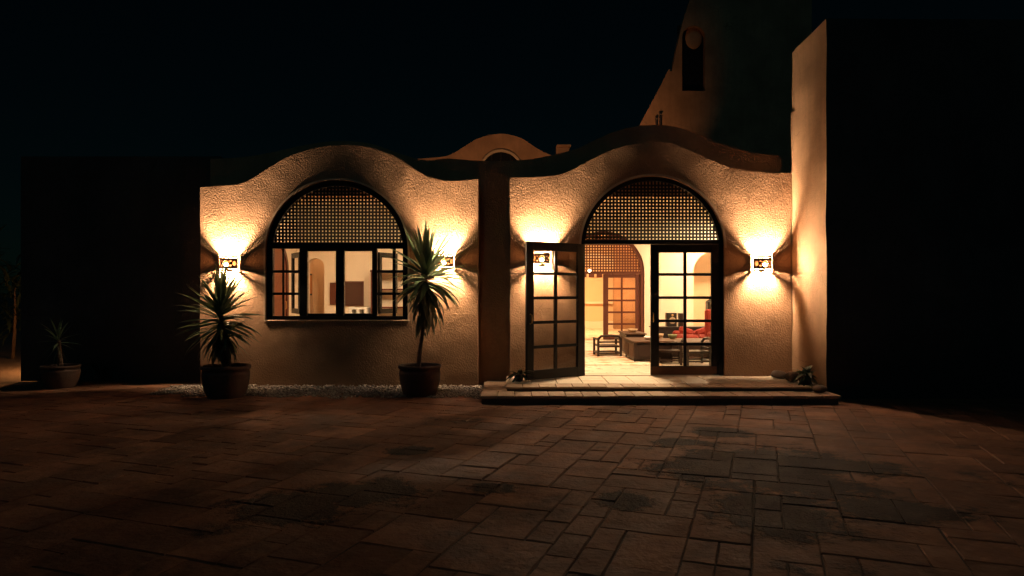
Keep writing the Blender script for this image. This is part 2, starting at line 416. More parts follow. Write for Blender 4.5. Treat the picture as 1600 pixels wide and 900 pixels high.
# wavy roof band behind the gables
wave = curve_fn([(fx(a) * 1.04, CAMZ + (HZ - b) * 11.1 / FPX) for a, b in [(290, 250), (350, 249), (390, 246), (430, 239), (480, 228), (530, 222), (580, 226), (630, 243), (665, 252), (700, 249), (740, 252), (780, 253), (830, 250), (865, 243), (900, 234), (930, 220), (960, 207), (1000, 198), (1040, 198), (1070, 204), (1100, 216), (1140, 231), (1180, 241), (1240, 246)]])
bm = bmesh.new(); prev = None
for k in range(161):
    x = LX0 + (RX1 + 0.1 - LX0) * k / 160
    lo_ = min(ltop(min(x, LX1)) if x < LX1 else 3.2, rtop(max(x, RX0)) if x > RX0 else 3.2) - 0.15 if not (LX1 <= x <= RX0) else 3.0
    ring = [bm.verts.new((x, y, z)) for y, z in ((0.353, lo_), (0.353, wave(x)), (0.62, wave(x)), (0.62, lo_))]
    if prev:
        for q in range(4): bm.faces.new((prev[q], prev[(q + 1) % 4], ring[(q + 1) % 4], ring[q]))
    else: bm.faces.new(ring)
    prev = ring
bm.faces.new(prev)
obj('roof_parapet', bm, STUCCO2, house)

# arch mouldings
def arch_ring(name, cx, r0, r1, spring, y0, y1, mat, parent, sill=None, n=48, full=True):
    bm = bmesh.new(); prof = []
    pts = [(cx + math.cos(math.pi - math.pi * k / n), math.sin(math.pi * k / n), math.pi - math.pi * k / n) for k in range(n + 1)]
    def ringat(a, zoff=0.0):
        out = []
        for r, y in ((r0, y0), (r0, y1), (r1, y1), (r1, y0)):
            out.append(bm.verts.new((cx + r * math.cos(a), y, spring + zoff + r * math.sin(a))))
        return out
    rings = []
    if sill is not None: rings.append(ringat(math.pi, sill - spring))
    rings += [ringat(math.pi - math.pi * k / n) for k in range(n + 1)]
    if sill is not None: rings.append(ringat(0, sill - spring))
    for a, b in zip(rings, rings[1:]):
        for q in range(4): bm.faces.new((a[q], a[(q + 1) % 4], b[(q + 1) % 4], b[q]))
    bm.faces.new(rings[0]); bm.faces.new(rings[-1])
    return obj(name, bm, mat, parent)
arch_ring('arch_moulding', WCX, WR + 0.002, WR + 0.03, WSPR, -0.009, 0.02, RIM, house, WSILL - 0.0)
arch_ring('arch_moulding', DCX, DR + 0.002, DR + 0.034, DSPR, -0.010, 0.02, RIM, house)
bx('window_ledge', (WCX - WR - 0.03, WCX + WR + 0.03, -0.012, 0.06, WSILL - 0.016, WSILL - 0.001), RIM, house, 0.006)

# ---- lattice: crossing slats clipped to the arch
def lattice(cx, r, spring, z0, pitch, w, y, parent, mat, mirror=1, x_lo=None, x_hi=None):
    k = 0
    nx = int(r / pitch)
    for i in range(-nx, nx + 1):
        x = i * pitch
        h = math.sqrt(max(0, r * r - (abs(x) + w / 2) ** 2))
        zt = spring + h
        if zt - z0 < 0.03 or (x_lo is not None and cx + x < x_lo) or (x_hi is not None and cx + x > x_hi): continue
        bx('slat', (cx + x - w / 2, cx + x + w / 2, y, y + 0.014, z0, zt), mat, parent)
    z = z0 + pitch * 0.75
    while z < spring + r - w:
        dz = max(0, z + w / 2 - spring); h = math.sqrt(max(0, r * r - dz * dz))
        a, b = cx - h, cx + h
        if x_lo is not None: a = max(a, x_lo)
        if x_hi is not None: b = min(b, x_hi)
        if b - a > 0.05: bx('slat', (a, b, y + 0.015, y + 0.029, z - w / 2, z + w / 2), mat, parent)
        z += pitch

# ---- arched window
win = bmesh.new()
FW = 0.055
wf = arch_ring('window', WCX, WR - 0.085, WR - 0.002, WSPR, 0.05, 0.15, DARKWOOD, house, WSILL + 0.002)
wf['label'] = 'dark wooden arched window frame with lattice fanlight and casements'
ZT0, ZT1 = fz(388), fz(378)
bars = [(WCX - WR + .03, WCX + WR - .03, ZT0, ZT1 + 0.0), (WCX - WR + .03, WCX + WR - .03, WSILL + 0.002, WSILL + 0.075)]
for z0_, z1_ in ((ZT0, ZT1), (WSILL + .002, fz(494))):
    bx('rail', (WCX - WR + 0.086, WCX + WR - 0.086, 0.053, 0.147, z0_, z1_), DARKWOOD, wf, 0.006)
for a, b in ((466, 478), (523, 536), (580, 588)):
    bx('mullion', (fx(a), fx(b), 0.056, 0.144, fz(494), ZT0), DARKWOOD, wf, 0.006)
lattice(WCX, WR - 0.08, WSPR, ZT1, 0.0545, 0.030, 0.09, wf, DARKSLAT)
def pane(ext, parent, mat=GLASS): return bx('pane', ext, mat, parent)
for a, b in ((478, 523), (536, 580)):
    # sash frame round each centre pane
    bx('sash', (fx(a), fx(b), 0.08, 0.12, fz(494), fz(490)), DARKWOOD, wf); bx('sash', (fx(a), fx(b), 0.08, 0.12, fz(392), ZT0), DARKWOOD, wf)
    pane((fx(a) + .001, fx(b) - .001, 0.098, 0.103, fz(490) + .001, fz(392) - .001), wf)
for (a, b) in ((424, 466), (588, 629)):
    for y_ in (424, 459):
        bx('glazing_bar', (fx(a), fx(b), 0.07, 0.12, fz(y_) - .02, fz(y_) + .02), DARKWOOD, wf)
    zz = [ZT0, fz(424) + .021, fz(424) - .021, fz(459) + .021, fz(459) - .021, fz(494)]
    for q in range(3):
        pane((fx(a) + .001, fx(b) - .001, 0.093, 0.098, zz[2 * q + 1] + .001, zz[2 * q] - .001), wf)
bx('glazing_bar', (fx(612), fx(617), 0.07, 0.12, fz(494), ZT0), DARKWOOD, wf)
bx('glazing_bar', (fx(437), fx(440), 0.12, 0.135, fz(494), ZT0), DARKWOOD, wf)
# inner casement standing open into the room, hinged on the mullion
def casement(hx, ang, w, name='casement'):
    bm = bmesh.new(); z0_, z1_ = fz(491), fz(393)
    M = Matrix.Translation((hx, 0.17, 0)) @ Matrix.Rotation(ang, 4, 'Z')
    for (a, b, c, d) in ((0, .06, z0_, z1_), (w - .06, w, z0_, z1_), (.06, w - .06, z0_, z0_ + .08), (.06, w - .06, z1_ - .08, z1_), (.06, w - .06, fz(459) - .02, fz(459) + .02), (.06, w - .06, fz(424) - .02, fz(424) + .02)):
        box(bm, a, b, 0, .04, c, d, M=M)
    return obj(name, bm, DARKWOOD, wf)
casement(fx(466), R(122), 0.48); casement(fx(590), R(62), 0.46)

# ---- arched door frame, lattice and the two leaves
df = arch_ring('door_frame', DCX, DR - 0.065, DR - 0.002, DSPR, 0.05, 0.15, DARKWOOD, house, DSILL + 0.002)
df['label'] = 'dark wooden arched door frame with lattice fanlight'
bx('transom', (DCX - DR + 0.066, DCX + DR - 0.066, 0.053, 0.147, fz(381), fz(374)), DARKWOOD, df, 0.006)
lattice(DCX, DR - 0.06, DSPR, fz(374), 0.0545, 0.030, 0.09, df, DARKSLAT)
bx('threshold', (DCX - DR + .003, DCX + DR - .003, 0.02, 0.34, FLOORZ - .002, FLOORZ + .012), m_plain('worn_stone', (0.45, 0.36, 0.26), 0.6), df)
LZ0, LZ1 = FLOORZ + 0.016, fz(381) - 0.004
def leaf(name, w, parent, mat, z0, z1, kick_mat, rows=5, cols=2, stile=0.13, top=0.13, bot=0.14, bar=0.045, th=0.045, glass=GLASS_D):
    """a glazed door leaf in its own local frame, x from hinge, with panes, bars and kick board"""
    bm = bmesh.new()
    box(bm, 0, stile, 0, th, z0, z1, .005); box(bm, w - stile, w, 0, th, z0, z1, .005)
    box(bm, stile, w - stile, .001, th - .001, z1 - top, z1); box(bm, stile, w - stile, .001, th - .001, z0, z0 + bot)
    lf = obj(name, bm, mat, parent)
    pw = (w - 2 * stile - (cols - 1) * bar) / cols; ph = (z1 - top - z0 - bot - (rows - 1) * bar) / rows
    for c in range(1, cols):
        x = stile + c * pw + (c - 1) * bar
        bx('glazing_bar', (x, x + bar, .004, th - .004, z0 + bot, z1 - top), mat, lf)
    for r_ in range(1, rows):
        z = z0 + bot + r_ * ph + (r_ - 1) * bar
        bx('glazing_bar', (stile, w - stile, .006, th - .006, z, z + bar), mat, lf)
    for c in range(cols):
        for r_ in range(rows):
            x = stile + c * (pw + bar); z = z0 + bot + r_ * (ph + bar)
            bx('pane', (x + .0005, x + pw - .0005, th / 2 - .002, th / 2 + .002, z + .0005, z + ph - .0005), glass, lf)
    if kick_mat: bx('kick_board', (.012, w - .05, -0.014, -0.002, z0 + .005, z0 + bot - .01), kick_mat, lf)
    return lf
# right leaf closed: its local x runs from the hinge (right) to the middle
rl = leaf('door_leaf', 1.08, house, DARKWOOD, LZ0, LZ1, BROWNWOOD)
rl['label'] = 'closed glazed door leaf with brown kick board'
rl.location = (fx(1018), 0.055, 0)
bm = bmesh.new(); tube(bm, [(0.035, -0.02, 1.02), (0.035, -0.05, 1.03), (0.035, -0.05, 1.15), (0.035, -0.02, 1.16)], 0.009)
obj('handle', bm, BRASS, rl, True)
ll = leaf('door_leaf', 1.10, house, DARKWOOD, LZ0, LZ1, None)
ll['label'] = 'glazed door leaf standing open outward in front of the wall'
ang = math.atan2(-0.64, -0.93)
ll.location = (fx(910), 0.03, 0); ll.rotation_euler.z = ang
bm = bmesh.new(); tube(bm, [(1.04, 0.045, 1.02), (1.04, 0.085, 1.03), (1.04, 0.085, 1.15), (1.04, 0.045, 1.16)], 0.009)
obj('handle', bm, BRASS, ll, True)

# ---- rooms behind: floor, ceiling, walls (light stays inside)
CEIL = 3.42; IY = FD + 0.352; BY = 18.67
part('interior_floor', (-4.85, 8.2, FD + 0.345, 25.0, FLOORZ - .12, FLOORZ), FLOOR_IN)
part('ceiling', (LX0 + .1, 8.3, FD + .42, 25.2, CEIL, CEIL + .12), INNER); part('ceiling', (-8.1, LX0 + .099, 11.73, 25.2, CEIL, CEIL + .15), INNER)
part('partition_wall', (-0.75, 0.15, IY + .26, BY, 0, CEIL), INNER)
part('side_wall', (LX0 + .004, LX0 + .3, IY + .28, 11.72, 0, 3.66), STUCCO2)
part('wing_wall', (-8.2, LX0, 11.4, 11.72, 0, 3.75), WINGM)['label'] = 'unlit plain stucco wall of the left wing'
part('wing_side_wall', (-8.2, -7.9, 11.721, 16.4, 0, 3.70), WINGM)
part('interior_wall', (-5.3, -4.9, 11.72, 15.6, 0, CEIL), INNER)       # left wall of the left room
part('interior_wall', (8.2, 8.5, FD + .4, 25.0, 0, CEIL + .1), INNER)
part('interior_wall', (RX1 - 0.02, 8.3, FD + .36, FD + .60, 0, CEIL), INNER)
# back wall of the left room with an arched passage
def arch_wall_in(name, x0, x1, y, cx, r, sill, spring, zt, mat, th=.25):
    o = arch_wall(name, x0, x1, cx, r, sill, spring, lambda x: zt, mat, th, 0.003, 24); o.location.y = y - FD; return o
LBY = 15.5; sL = FPX / LBY
pxl = lambda px: (px - CX) / sL
pzl = lambda py: CAMZ + (HZ - py) / sL
arch_wall_in('interior_wall', -4.95, -0.75, LBY, pxl(493), 0.20, FLOORZ, pzl(417), CEIL, INNER)
part('passage_wall', (pxl(493) - .6, pxl(493) + .6, LBY + 1.2, LBY + 1.35, 0, CEIL), INNER_O)
part('passage_wall', (pxl(493) - .6, pxl(493) - .4, LBY + .25, LBY + 1.2, 0, CEIL), INNER_O)
part('passage_wall', (pxl(493) + .4, pxl(493) + .6, LBY + .25, LBY + 1.2, 0, CEIL), INNER_O)
# back wall of the right room with the inner arched door
sB = FPX / BY
pxb = lambda px: (px - CX) / sB
pzb = lambda py: CAMZ + (HZ - py) / sB
BCX = pxb(943); BR = 1.12; BSPR = pzb(425)
arch_wall_in('interior_wall', 0.15, 4.7, BY, BCX, BR, FLOORZ, BSPR, CEIL, INNER)
arch_wall_in('interior_wall', 4.72, 8.2, BY + .02, pxb(1117), 0.58, FLOORZ, pzb(425), CEIL, INNER)
part('passage_wall', (4.3, 7.2, BY + 1.3, BY + 1.45, 0, CEIL), INNER_O)
bdf = arch_ring('inner_door_frame', BCX, BR - 0.10, BR - .002, BSPR, BY - FD + .03, BY - FD + .12, REDWOOD, house, FLOORZ)
bdf['label'] = 'reddish wooden arched frame of the inner doorway with fine lattice'
bx('transom', (BCX - BR + .1, BCX + BR - .1, BY - FD + .035, BY - FD + .115, pzb(428), pzb(424)), REDWOOD, bdf)
lattice(BCX, BR - 0.09, BSPR, pzb(424), 0.075, 0.034, BY - FD + .06, bdf, REDWOOD)
il = leaf('inner_door_leaf', 1.02, house, REDWOOD, FLOORZ + .01, pzb(428) - .004, None, 5, 2, .14, .10, .12, .05)
il['label'] = 'reddish wooden glazed leaf of the inner doorway'
il.location = (BCX, BY - FD + .06, 0)
# far room
part('far_wall', (0.1, 5.0, 24.6, 24.8, 0, CEIL), INNER_O)
part('far_wall', (0.1, 0.4, BY + .27, 24.6, 0, CEIL), INNER_O)
part('far_wall', (5.0, 5.2, BY + 1.5, 24.8, 0, CEIL), INNER_O)
arch_ring('far_arch', 2.95, 0.95, 1.1, 1.75, 24.5 - FD, 24.598 - FD, INNER, house, 0.17)
part('far_ledge', (0.4, 5.0, 24.35, 24.6, 0.17, 0.42), INNER)
part('far_shelf', (1.9, 4.0, 24.48, 24.6, 1.05, 1.12), INNER)
for k in range(6): part('niche_block', (2.2 + k * .28, 2.4 + k * .28, 24.55, 24.6, 2.0, 2.12), REDWOOD)

# ------------------------------------------------------------------ steps
steps = thing('entrance_steps', 'two low brick-edged entrance steps below the arched doors', 'steps', (2, 9.6, 0))
def spart(name, x0, x1, y0, y1, z0, z1, mat, bev=.0):
    return bx(name, (x0 - 2, x1 - 2, y0 - 9.6, y1 - 9.6, z0, z1), mat, steps, bev)
SX = {'lo': (-0.42, 4.36, 9.03), 'up': (-0.09, 4.362, 9.45)}
TILE = m_plain('pale_platform_tile', (0.58, 0.46, 0.33), 0.6, 0.15, 5, 0.2)
RISER = m_plain('dark_riser', (0.12, 0.08, 0.055), 0.9, 0.4, 8, 0.5)
spart('step_base', -0.40, 4.33, 9.05, 10.88, -0.02, 0.075, RISER)
spart('step_base', -0.07, 4.368, 9.47, 10.66, 0.075, 0.143, RISER)
def brickrow(x0, x1, y0, y1, z0, z1, n, axis='x', mat=None):
    for k in range(n):
        j = lambda: random.uniform(-.003, .003)
        g = 0.0035
        if axis == 'x':
            a, b = x0 + (x1 - x0) * k / n + g, x0 + (x1 - x0) * (k + 1) / n - g; e = (a, b, y0 + j() * 2, y1, z0, z1 + j())
        else:
            a, b = y0 + (y1 - y0) * k / n + g, y0 + (y1 - y0) * (k + 1) / n - g; e = (x0 + j() * 2, x1, a, b, z0, z1 + j())
        spart('brick', *e, mat or BRICK, .006)
brickrow(-0.42, 4.36, 9.03, 9.50, 0.076, 0.115, 21)          # lower tread
brickrow(-0.42, -0.035, 9.50, 10.45, 0.076, 0.115, 9, 'y')   # lower tread returning along the side
brickrow(-0.09, 4.365, 9.45, 9.80, 0.144, 0.186 - .01, 19)       # upper nosing
for r_ in range(3):
    brickrow(-0.09, 4.365, 9.80 + r_ * .285, 9.80 + (r_ + 1) * .285 - .004, 0.144, 0.176, 12, 'x', TILE)

# ------------------------------------------------------------------ tall wing building at the right
tall = thing('tall_plain_building', 'tall plain stucco building whose lit side wall juts past the arched doors', 'building', (RX1, 9.52, 0))
bm = bmesh.new(); W, D, H = 9.6, 1.22, 5.25
ny, nzz = 14, 60
def tv(y, z): return Vector((0.012 + hnoise((3, y + 9, z), .014) + (0.02 if (y > D - .12 and z > 4.35) else 0), y + (hnoise((1, 2, z), .016) if y in (0, D) else 0), z))
g = [[bm.verts.new(tv(D * i / ny, (H + 0.05 * (1 - i / ny)) * k / nzz)) for k in range(nzz + 1)] for i in range(ny + 1)]
for i in range(ny):
    for k in range(nzz): bm.faces.new((g[i][k], g[i + 1][k], g[i + 1][k + 1], g[i][k + 1]))
far = [[bm.verts.new((W, D * i / ny, z)) for z in (0, H)] for i in (0, ny)]
for i, f in ((0, far[0]), (ny, far[1])): bm.faces.new(g[i] + [f[1], f[0]])
bm.faces.new([r_[-1] for r_ in g] + [far[1][1], far[0][1]]); bm.faces.new((far[0][0], far[0][1], far[1][1], far[1][0]))
obj('wall', bm, m_stucco('lit_side_stucco', (0.68, 0.42, 0.24), 0.25, 0.007), tall)  # side wall lightened in colour to carry the lamp's glow
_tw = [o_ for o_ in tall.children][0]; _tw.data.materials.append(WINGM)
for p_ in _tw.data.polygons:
    if p_.normal.y < -.8: p_.material_index = 1  # front face painted darker to stand for its shade

# ------------------------------------------------------------------ wall sconces
CELLS_U, CELLS_V = 46, 20
SR, SH = 0.14, 0.235
def sconce_shade():
    bm = bmesh.new(); v = []
    for j in range(CELLS_V + 1):
        v.append([bm.verts.new((SR * math.cos(math.pi * (1 - i / CELLS_U)), -SR * math.sin(math.pi * i / CELLS_U), SH * (j / CELLS_V - .5))) for i in range(CELLS_U + 1)])
    for j in range(CELLS_V):
        for i in range(CELLS_U):
            u = (i + .5) / CELLS_U; w = (j + .5) / CELLS_V
            x, y = (u - .5) * math.pi * SR, (w - .5) * SH
            hole = False
            if j in (2, CELLS_V - 3) and 2 <= i < CELLS_U - 2 and (i % 3): hole = True     # dotted borders
            for cx_, cr in ((0, .045), (-.135, .034), (.135, .034)):
                if math.hypot(x - cx_, y) < cr: hole = True
            for cx_ in (-.07, .07):
                for cy_ in (-.035, .035):
                    if math.hypot(x - cx_, y - cy_) < .017: hole = True
            if not hole: bm.faces.new((v[j][i], v[j][i + 1], v[j + 1][i + 1], v[j + 1][i]))
    for i in range(CELLS_U):                                   # added turned-in lip, narrows the lower light cone
        a0, a1 = math.pi * (1 - i / CELLS_U), math.pi * (1 - (i + 1) / CELLS_U)
        bm.faces.new((v[0][i], v[0][i + 1], bm.verts.new((.104 * math.cos(a1), -.104 * math.sin(a1), -SH / 2)), bm.verts.new((.104 * math.cos(a0), -.104 * math.sin(a0), -SH / 2))))
    return bm
bm = sconce_shade(); bmesh.ops.remove_doubles(bm, verts=bm.verts, dist=.0002); bmesh.ops.recalc_face_normals(bm, faces=bm.faces)
bmesh.ops.solidify(bm, geom=bm.faces[:], thickness=0.007)
SHADE = bpy.data.meshes.new('shade'); bm.to_mesh(SHADE); bm.free(); SHADE.materials.append(CLAY)
bm = bmesh.new(); bmesh.ops.create_icosphere(bm, subdivisions=2, radius=0.034)
BULB = bpy.data.meshes.new('bulb'); bm.to_mesh(BULB); bm.free(); BULB.materials.append(m_emit('sconce_bulb_glow', WARM, SCONCE_W))
bm = bmesh.new(); pv = None
for k in range(25):
    a = math.pi * (1 - k / 24); q = [bm.verts.new(((SR - .011) * math.cos(a), -(SR - .011) * math.sin(a), z)) for z in (-.068, .068)]
    if pv: bm.faces.new((pv[0], q[0], q[1], pv[1]))
    pv = q
LINER = bpy.data.meshes.new('dimming_liner'); bm.to_mesh(LINER); bm.free()  # added dimming sheet behind the holes, cuts lamp light on the paving
_mm = bpy.data.materials.new('dimming_sheet'); _mm.use_nodes = True; _n = _mm.node_tree.nodes; _n.remove(_n['Principled BSDF'])
_t = _n.new('ShaderNodeBsdfTransparent'); _t.inputs[0].default_value = (.014, .0085, .005, 1); _mm.node_tree.links.new(_t.outputs[0], _n['Material Output'].inputs[0]); LINER.materials.append(_mm)
bm = bmesh.new(); box(bm, -.012, .012, -.10, -.004, -.090, -.082); box(bm, -.035, .035, -.012, -.001, -.105, -.04, .003)
lathe(bm, [(.016, -.082), (.018, -.068), (.012, -.060)], 12, (0, -.098))
BRACKET = bpy.data.meshes.new('bracket'); bm.to_mesh(BRACKET); bm.free(); BRACKET.materials.append(BRASS)
SC = ((359, 412, 'pierced half-round wall lamp between the bushy low yucca and the arched window'), (695, 409, 'pierced half-round wall lamp beside the tall bare-stemmed yucca'),
      (846, 404, 'pierced half-round wall lamp behind the open glazed door leaf'), (1190, 412, 'pierced half-round wall lamp next to the tall jutting side wall'))
for px, py, lab in SC:
    t = thing('wall_lamp', lab, 'lamp', (fx(px), FD - 0.018, fz(py)), 0, 'pierced wall lamps on the house front')
    link('shade', SHADE, None, t); link('bracket', BRACKET, None, t)
    b = link('bulb', BULB, None, t); b.location = (random.uniform(-.012, .012), -.098 + random.uniform(-.004, .004), -.028 + random.uniform(-.005, .005)); b2 = link('dimming_liner', LINER, None, t)

# ------------------------------------------------------------------ lamps inside the rooms
def ceiling_lamp(x, y, lab, s, r=0.22, c=ROOMC, grp='round ceiling lamps inside the rooms'):
    t = thing('ceiling_lamp', lab, 'lamp', (x, y, CEIL), 0, grp)
    obj('rim', lathe(bmesh.new(), [(r + .03, -.001), (r + .03, -.04), (r + .001, -.045)], 32), WHITE, t, True)
    obj('diffuser', lathe(bmesh.new(), [(r, -.03), (r * .8, -.06), (.02, -.075)], 24), m_emit('lamp_diffuser', c, s), t, True)
ceiling_lamp(2.1, 11.75, 'round white ceiling lamp just inside the arched double door', ROOM_W * 4.2); ceiling_lamp(6.0, 15.0, 'round white ceiling lamp above the red sofa in the lounge', ROOM_W * 4); ceiling_lamp(5.4, 17.6, 'round white ceiling lamp beside the cream back wall of the lounge', ROOM_W * 4.2); ceiling_lamp(2.2, 21.5, 'round white ceiling lamp in the far apricot room beyond the inner doorway', ROOM_W * 6, c=(1, .62, .3))
ceiling_lamp(-2.7, 11.9, 'round white ceiling lamp just inside the arched window', ROOM_W * 2.6); ceiling_lamp(-1.5, 12.6, 'round white ceiling lamp over the right half of the window room', ROOM_W * 2.0); ceiling_lamp(pxl(493), LBY + .75, 'round white ceiling lamp in the narrow passage with the orange picture', ROOM_W * .8, .1); ceiling_lamp(5.8, BY + .8, 'round white ceiling lamp in the passage behind the lounge niche', ROOM_W * 1.0, .12)
t = thing('pendant_lamp', 'small hanging lamp with two bare bulbs seen under the inner lattice', 'lamp', (1.74, 16.3, 1.98))
obj('cord', tube(bmesh.new(), [(0, 0, .05), (0, 0, CEIL - 1.98)], .006), BLACK, t); obj('crossbar', tube(bmesh.new(), [(-.1, 0, .05), (.15, 0, .05)], .01), BRASS, t)
for dx in (-.07, .11):
    bm = bmesh.new(); bmesh.ops.create_icosphere(bm, subdivisions=2, radius=.035, matrix=Matrix.Translation((dx, 0, 0.01))); obj('bulb', bm, m_emit('pendant_bulb', (1, .8, .55), 14), t)

# ------------------------------------------------------------------ furniture of the right room
def fz0(py, d): return CAMZ + (HZ - py) * d / FPX
def low_chair(x, y, rz, lab, w=.46, d=.44, seat=.22, back=.42, mat=FURN, grp='low wooden chairs'):
    t = thing('low_chair', lab, 'chair', (x, y, FLOORZ), rz, grp)
    for sx in (-1, 1):
        obj('leg', box(bmesh.new(), sx * w/2 - .022, sx * w/2 + .022, -d/2 - .02, -d/2 + .02, 0, back * .92, .004), mat, t)
        obj('leg', box(bmesh.new(), sx * w/2 - .022, sx * w/2 + .022, d/2 - .02, d/2 + .02, 0, seat + .12, .004), mat, t)
        obj('arm', box(bmesh.new(), sx * w/2 - .026, sx * w/2 + .026, -d/2 + .021, d/2 + .04, seat + .121, seat + .15, .006), mat, t)
        obj('stretcher', box(bmesh.new(), sx * w/2 - .014, sx * w/2 + .014, -d/2 + .021, d/2 - .021, .06, .09), mat, t)
    obj('seat', box(bmesh.new(), -w/2 + .023, w/2 - .023, -d/2 - .01, d/2 + .01, seat - .03, seat + .012, .008), mat, t)
    bm = bmesh.new(); tube(bm, [(-w/2, -d/2, back * .86), (-w/2 + .05, -d/2 - .03, back), (0, -d/2 - .05, back + .015), (w/2 - .05, -d/2 - .03, back), (w/2, -d/2, back * .86)], .026, 8)
    obj('back_rail', bm, mat, t, True)
    for z in (.075, .30): obj('stretcher', box(bmesh.new(), -w/2 + .023, w/2 - .023, -d/2 - .012, -d/2 + .012, z - .016, z + .016), mat, t)
    obj('stretcher', box(bmesh.new(), -w/2 + .023, w/2 - .023, d/2 - .012, d/2 + .012, .06, .09), mat, t)
    return t
low_chair(at(951, 0, 13.85).x, 14.05, R(4), 'low wooden armchair seen from behind on the patterned rug')
low_chair(at(1049, 0, 12.5).x, 12.55, R(70), 'low wooden chair behind the kick-boarded door glass beside the dark chests', .42, .42, .24, .46)
low_chair(at(1087, 0, 12.35).x, 12.40, R(95), 'low dark chair in front of the carved cabinet', .42, .42, .24, .46, BLACK)
def chest(x0, x1, y0, y1, h, lab, mat=CHESTW):
    t = thing('chest_table', lab, 'table', ((x0 + x1) / 2, (y0 + y1) / 2, FLOORZ), 0, 'low chest tables in the lounge')
    w, d = (x1 - x0) / 2, (y1 - y0) / 2
    obj('body', box(bmesh.new(), -w, w, -d, d, .05, h - .03, .006), FURN, t); obj('top', box(bmesh.new(), -w - .03, w + .03, -d - .03, d + .03, h - .029, h, .006), mat, t)
    for sx in (-1, 1):
        for sy in (-1, 1): obj('foot', box(bmesh.new(), sx * w - .03 * (sx > 0) - .0, sx * w + .03 * (sx < 0), sy * d - .04 * (sy > 0), sy * d + .04 * (sy < 0), 0, .049), FURN, t)
    for k in range(2): obj('side_panel', box(bmesh.new(), -w - .012, -w - .001, -d + .06 + k * d, -d + .02 + (k + 1) * d - .02, .1, h - .08, .004), mat, t)  # left end in lighter wood, standing for light on that side
    obj('front_panel', box(bmesh.new(), -w + .06, w - .06, -d - .012, -d - .001, .1, h - .08, .004), FURN, t)
    return t
chest(2.28, 3.0, 12.75, 13.75, .40, 'long dark chest table with end panels coloured as if lit, half hidden by the closed door leaf')
chest(2.36, 2.75, 14.1, 15.0, .46, 'smaller chest table behind the armchair on the rug')
chest(3.05, 4.3, 13.3, 13.9, .35, 'wide dark cabinet behind the low chairs')
tb = thing('long_table', 'low dark wood table top seen through the closed door leaf', 'table', (3.55, 14.5, FLOORZ))
obj('table_top', box(bmesh.new(), -.75, .75, -.35, .35, .27, .31, .006), BROWNWOOD, tb)
for sx in (-1, 1):
    for sy in (-1, 1): obj('leg', box(bmesh.new(), sx * .68 - .03, sx * .68 + .03, sy * .29 - .03, sy * .29 + .03, 0, .269), FURN, tb)
# red sofa
sf = thing('red_sofa', 'small red upholstered sofa with loose cushions inside the lounge', 'sofa', (at(1086, 0, 15.8).x, 15.8, FLOORZ))
obj('base', box(bmesh.new(), -.44, .44, -.36, .38, .05, .18, .02), BLACK, sf)
for k in range(2): obj('seat_cushion', box(bmesh.new(), -.43 + k * .435, -.005 + k * .435, -.38, .22, .181, .33, .04), FABRIC_R, sf)
obj('backrest', box(bmesh.new(), -.44, .44, .221, .38, .181, .40, .04), FABRIC_R, sf)
for x, ry in ((-.18, .3), (.2, -.35)): obj('cushion', box(bmesh.new(), -.17, .17, -.05, .05, -.08, .08, .04, Matrix.Translation((x, .10, .40)) @ Matrix.Rotation(ry, 4, 'Y') @ Matrix.Rotation(-.4, 4, 'X')), FABRIC_R, sf)
for sx in (-1, 1): obj('leg', box(bmesh.new(), sx * .38 - .03, sx * .38 + .03, -.3, -.24, 0, .049), FURN, sf); obj('leg', box(bmesh.new(), sx * .38 - .03, sx * .38 + .03, .24, .3, 0, .049), FURN, sf)
# dark speaker cabinet with round face
sx_, sy_ = at(1050, 0, 17.0).x, 17.0
cb = thing('dark_sideboard', 'black low sideboard standing against the cream back wall', 'cabinet', (sx_ + .15, sy_ + .1, FLOORZ))
obj('body', box(bmesh.new(), -.62, .75, -.2, .22, .04, .42, .008), BLACK, cb); obj('top', box(bmesh.new(), -.66, .79, -.23, .25, .421, .45, .006), BLACK, cb)
for sx in (-.55, .68): obj('foot', box(bmesh.new(), sx - .03, sx + .03, -.15, .15, 0, .039), BLACK, cb)
sp_ = thing('standing_speaker', 'black box speaker with pale round cone on the sideboard', 'speaker', (sx_, sy_ + .1, FLOORZ + .451))
obj('cabinet', box(bmesh.new(), -.12, .12, -.11, .11, 0, .34, .006), BLACK, sp_)
obj('cone', lathe(bmesh.new(), [(.085, 0), (.06, .012), (.03, .004)], 24), m_plain('speaker_cone', (.4, .33, .22), .5), sp_).matrix_local = Matrix.Translation((0.01, -.111, .15)) @ Matrix.Rotation(R(90), 4, 'X')
obj('tweeter', lathe(bmesh.new(), [(.03, 0), (.02, .01)], 16), BRASS, sp_).matrix_local = Matrix.Translation((0.01, -.111, .28)) @ Matrix.Rotation(R(90), 4, 'X')
s2 = thing('small_speaker', 'small black box beside the round-coned speaker', 'speaker', (sx_ + .25, sy_ + .1, FLOORZ + .451))
obj('cabinet', box(bmesh.new(), -.07, .07, -.08, .08, 0, .33, .006), BLACK, s2); obj('grille', box(bmesh.new(), -.055, .055, -.086, -.0805, .02, .31), FURN, s2)
ra = thing('red_armchair', 'tall red armchair at the end of the sofa', 'armchair', (at(1110, 0, 15.4).x + .15, 15.35, FLOORZ))
obj('backrest', box(bmesh.new(), -.22, .30, .12, .30, .25, 0.92, .04), FABRIC_R, ra); obj('seat', box(bmesh.new(), -.22, .30, -.35, .119, .2, .42, .04), FABRIC_R, ra)
for x in (-.18, .26):
    for y in (-.3, .25): obj('leg', box(bmesh.new(), x - .025, x + .025, y - .025, y + .025, 0, .21), FURN, ra)
bb = thing('black_lantern', 'black square lantern standing behind the red armchair', 'lantern', (at(1112, 0, 16.6).x, 16.6, FLOORZ))
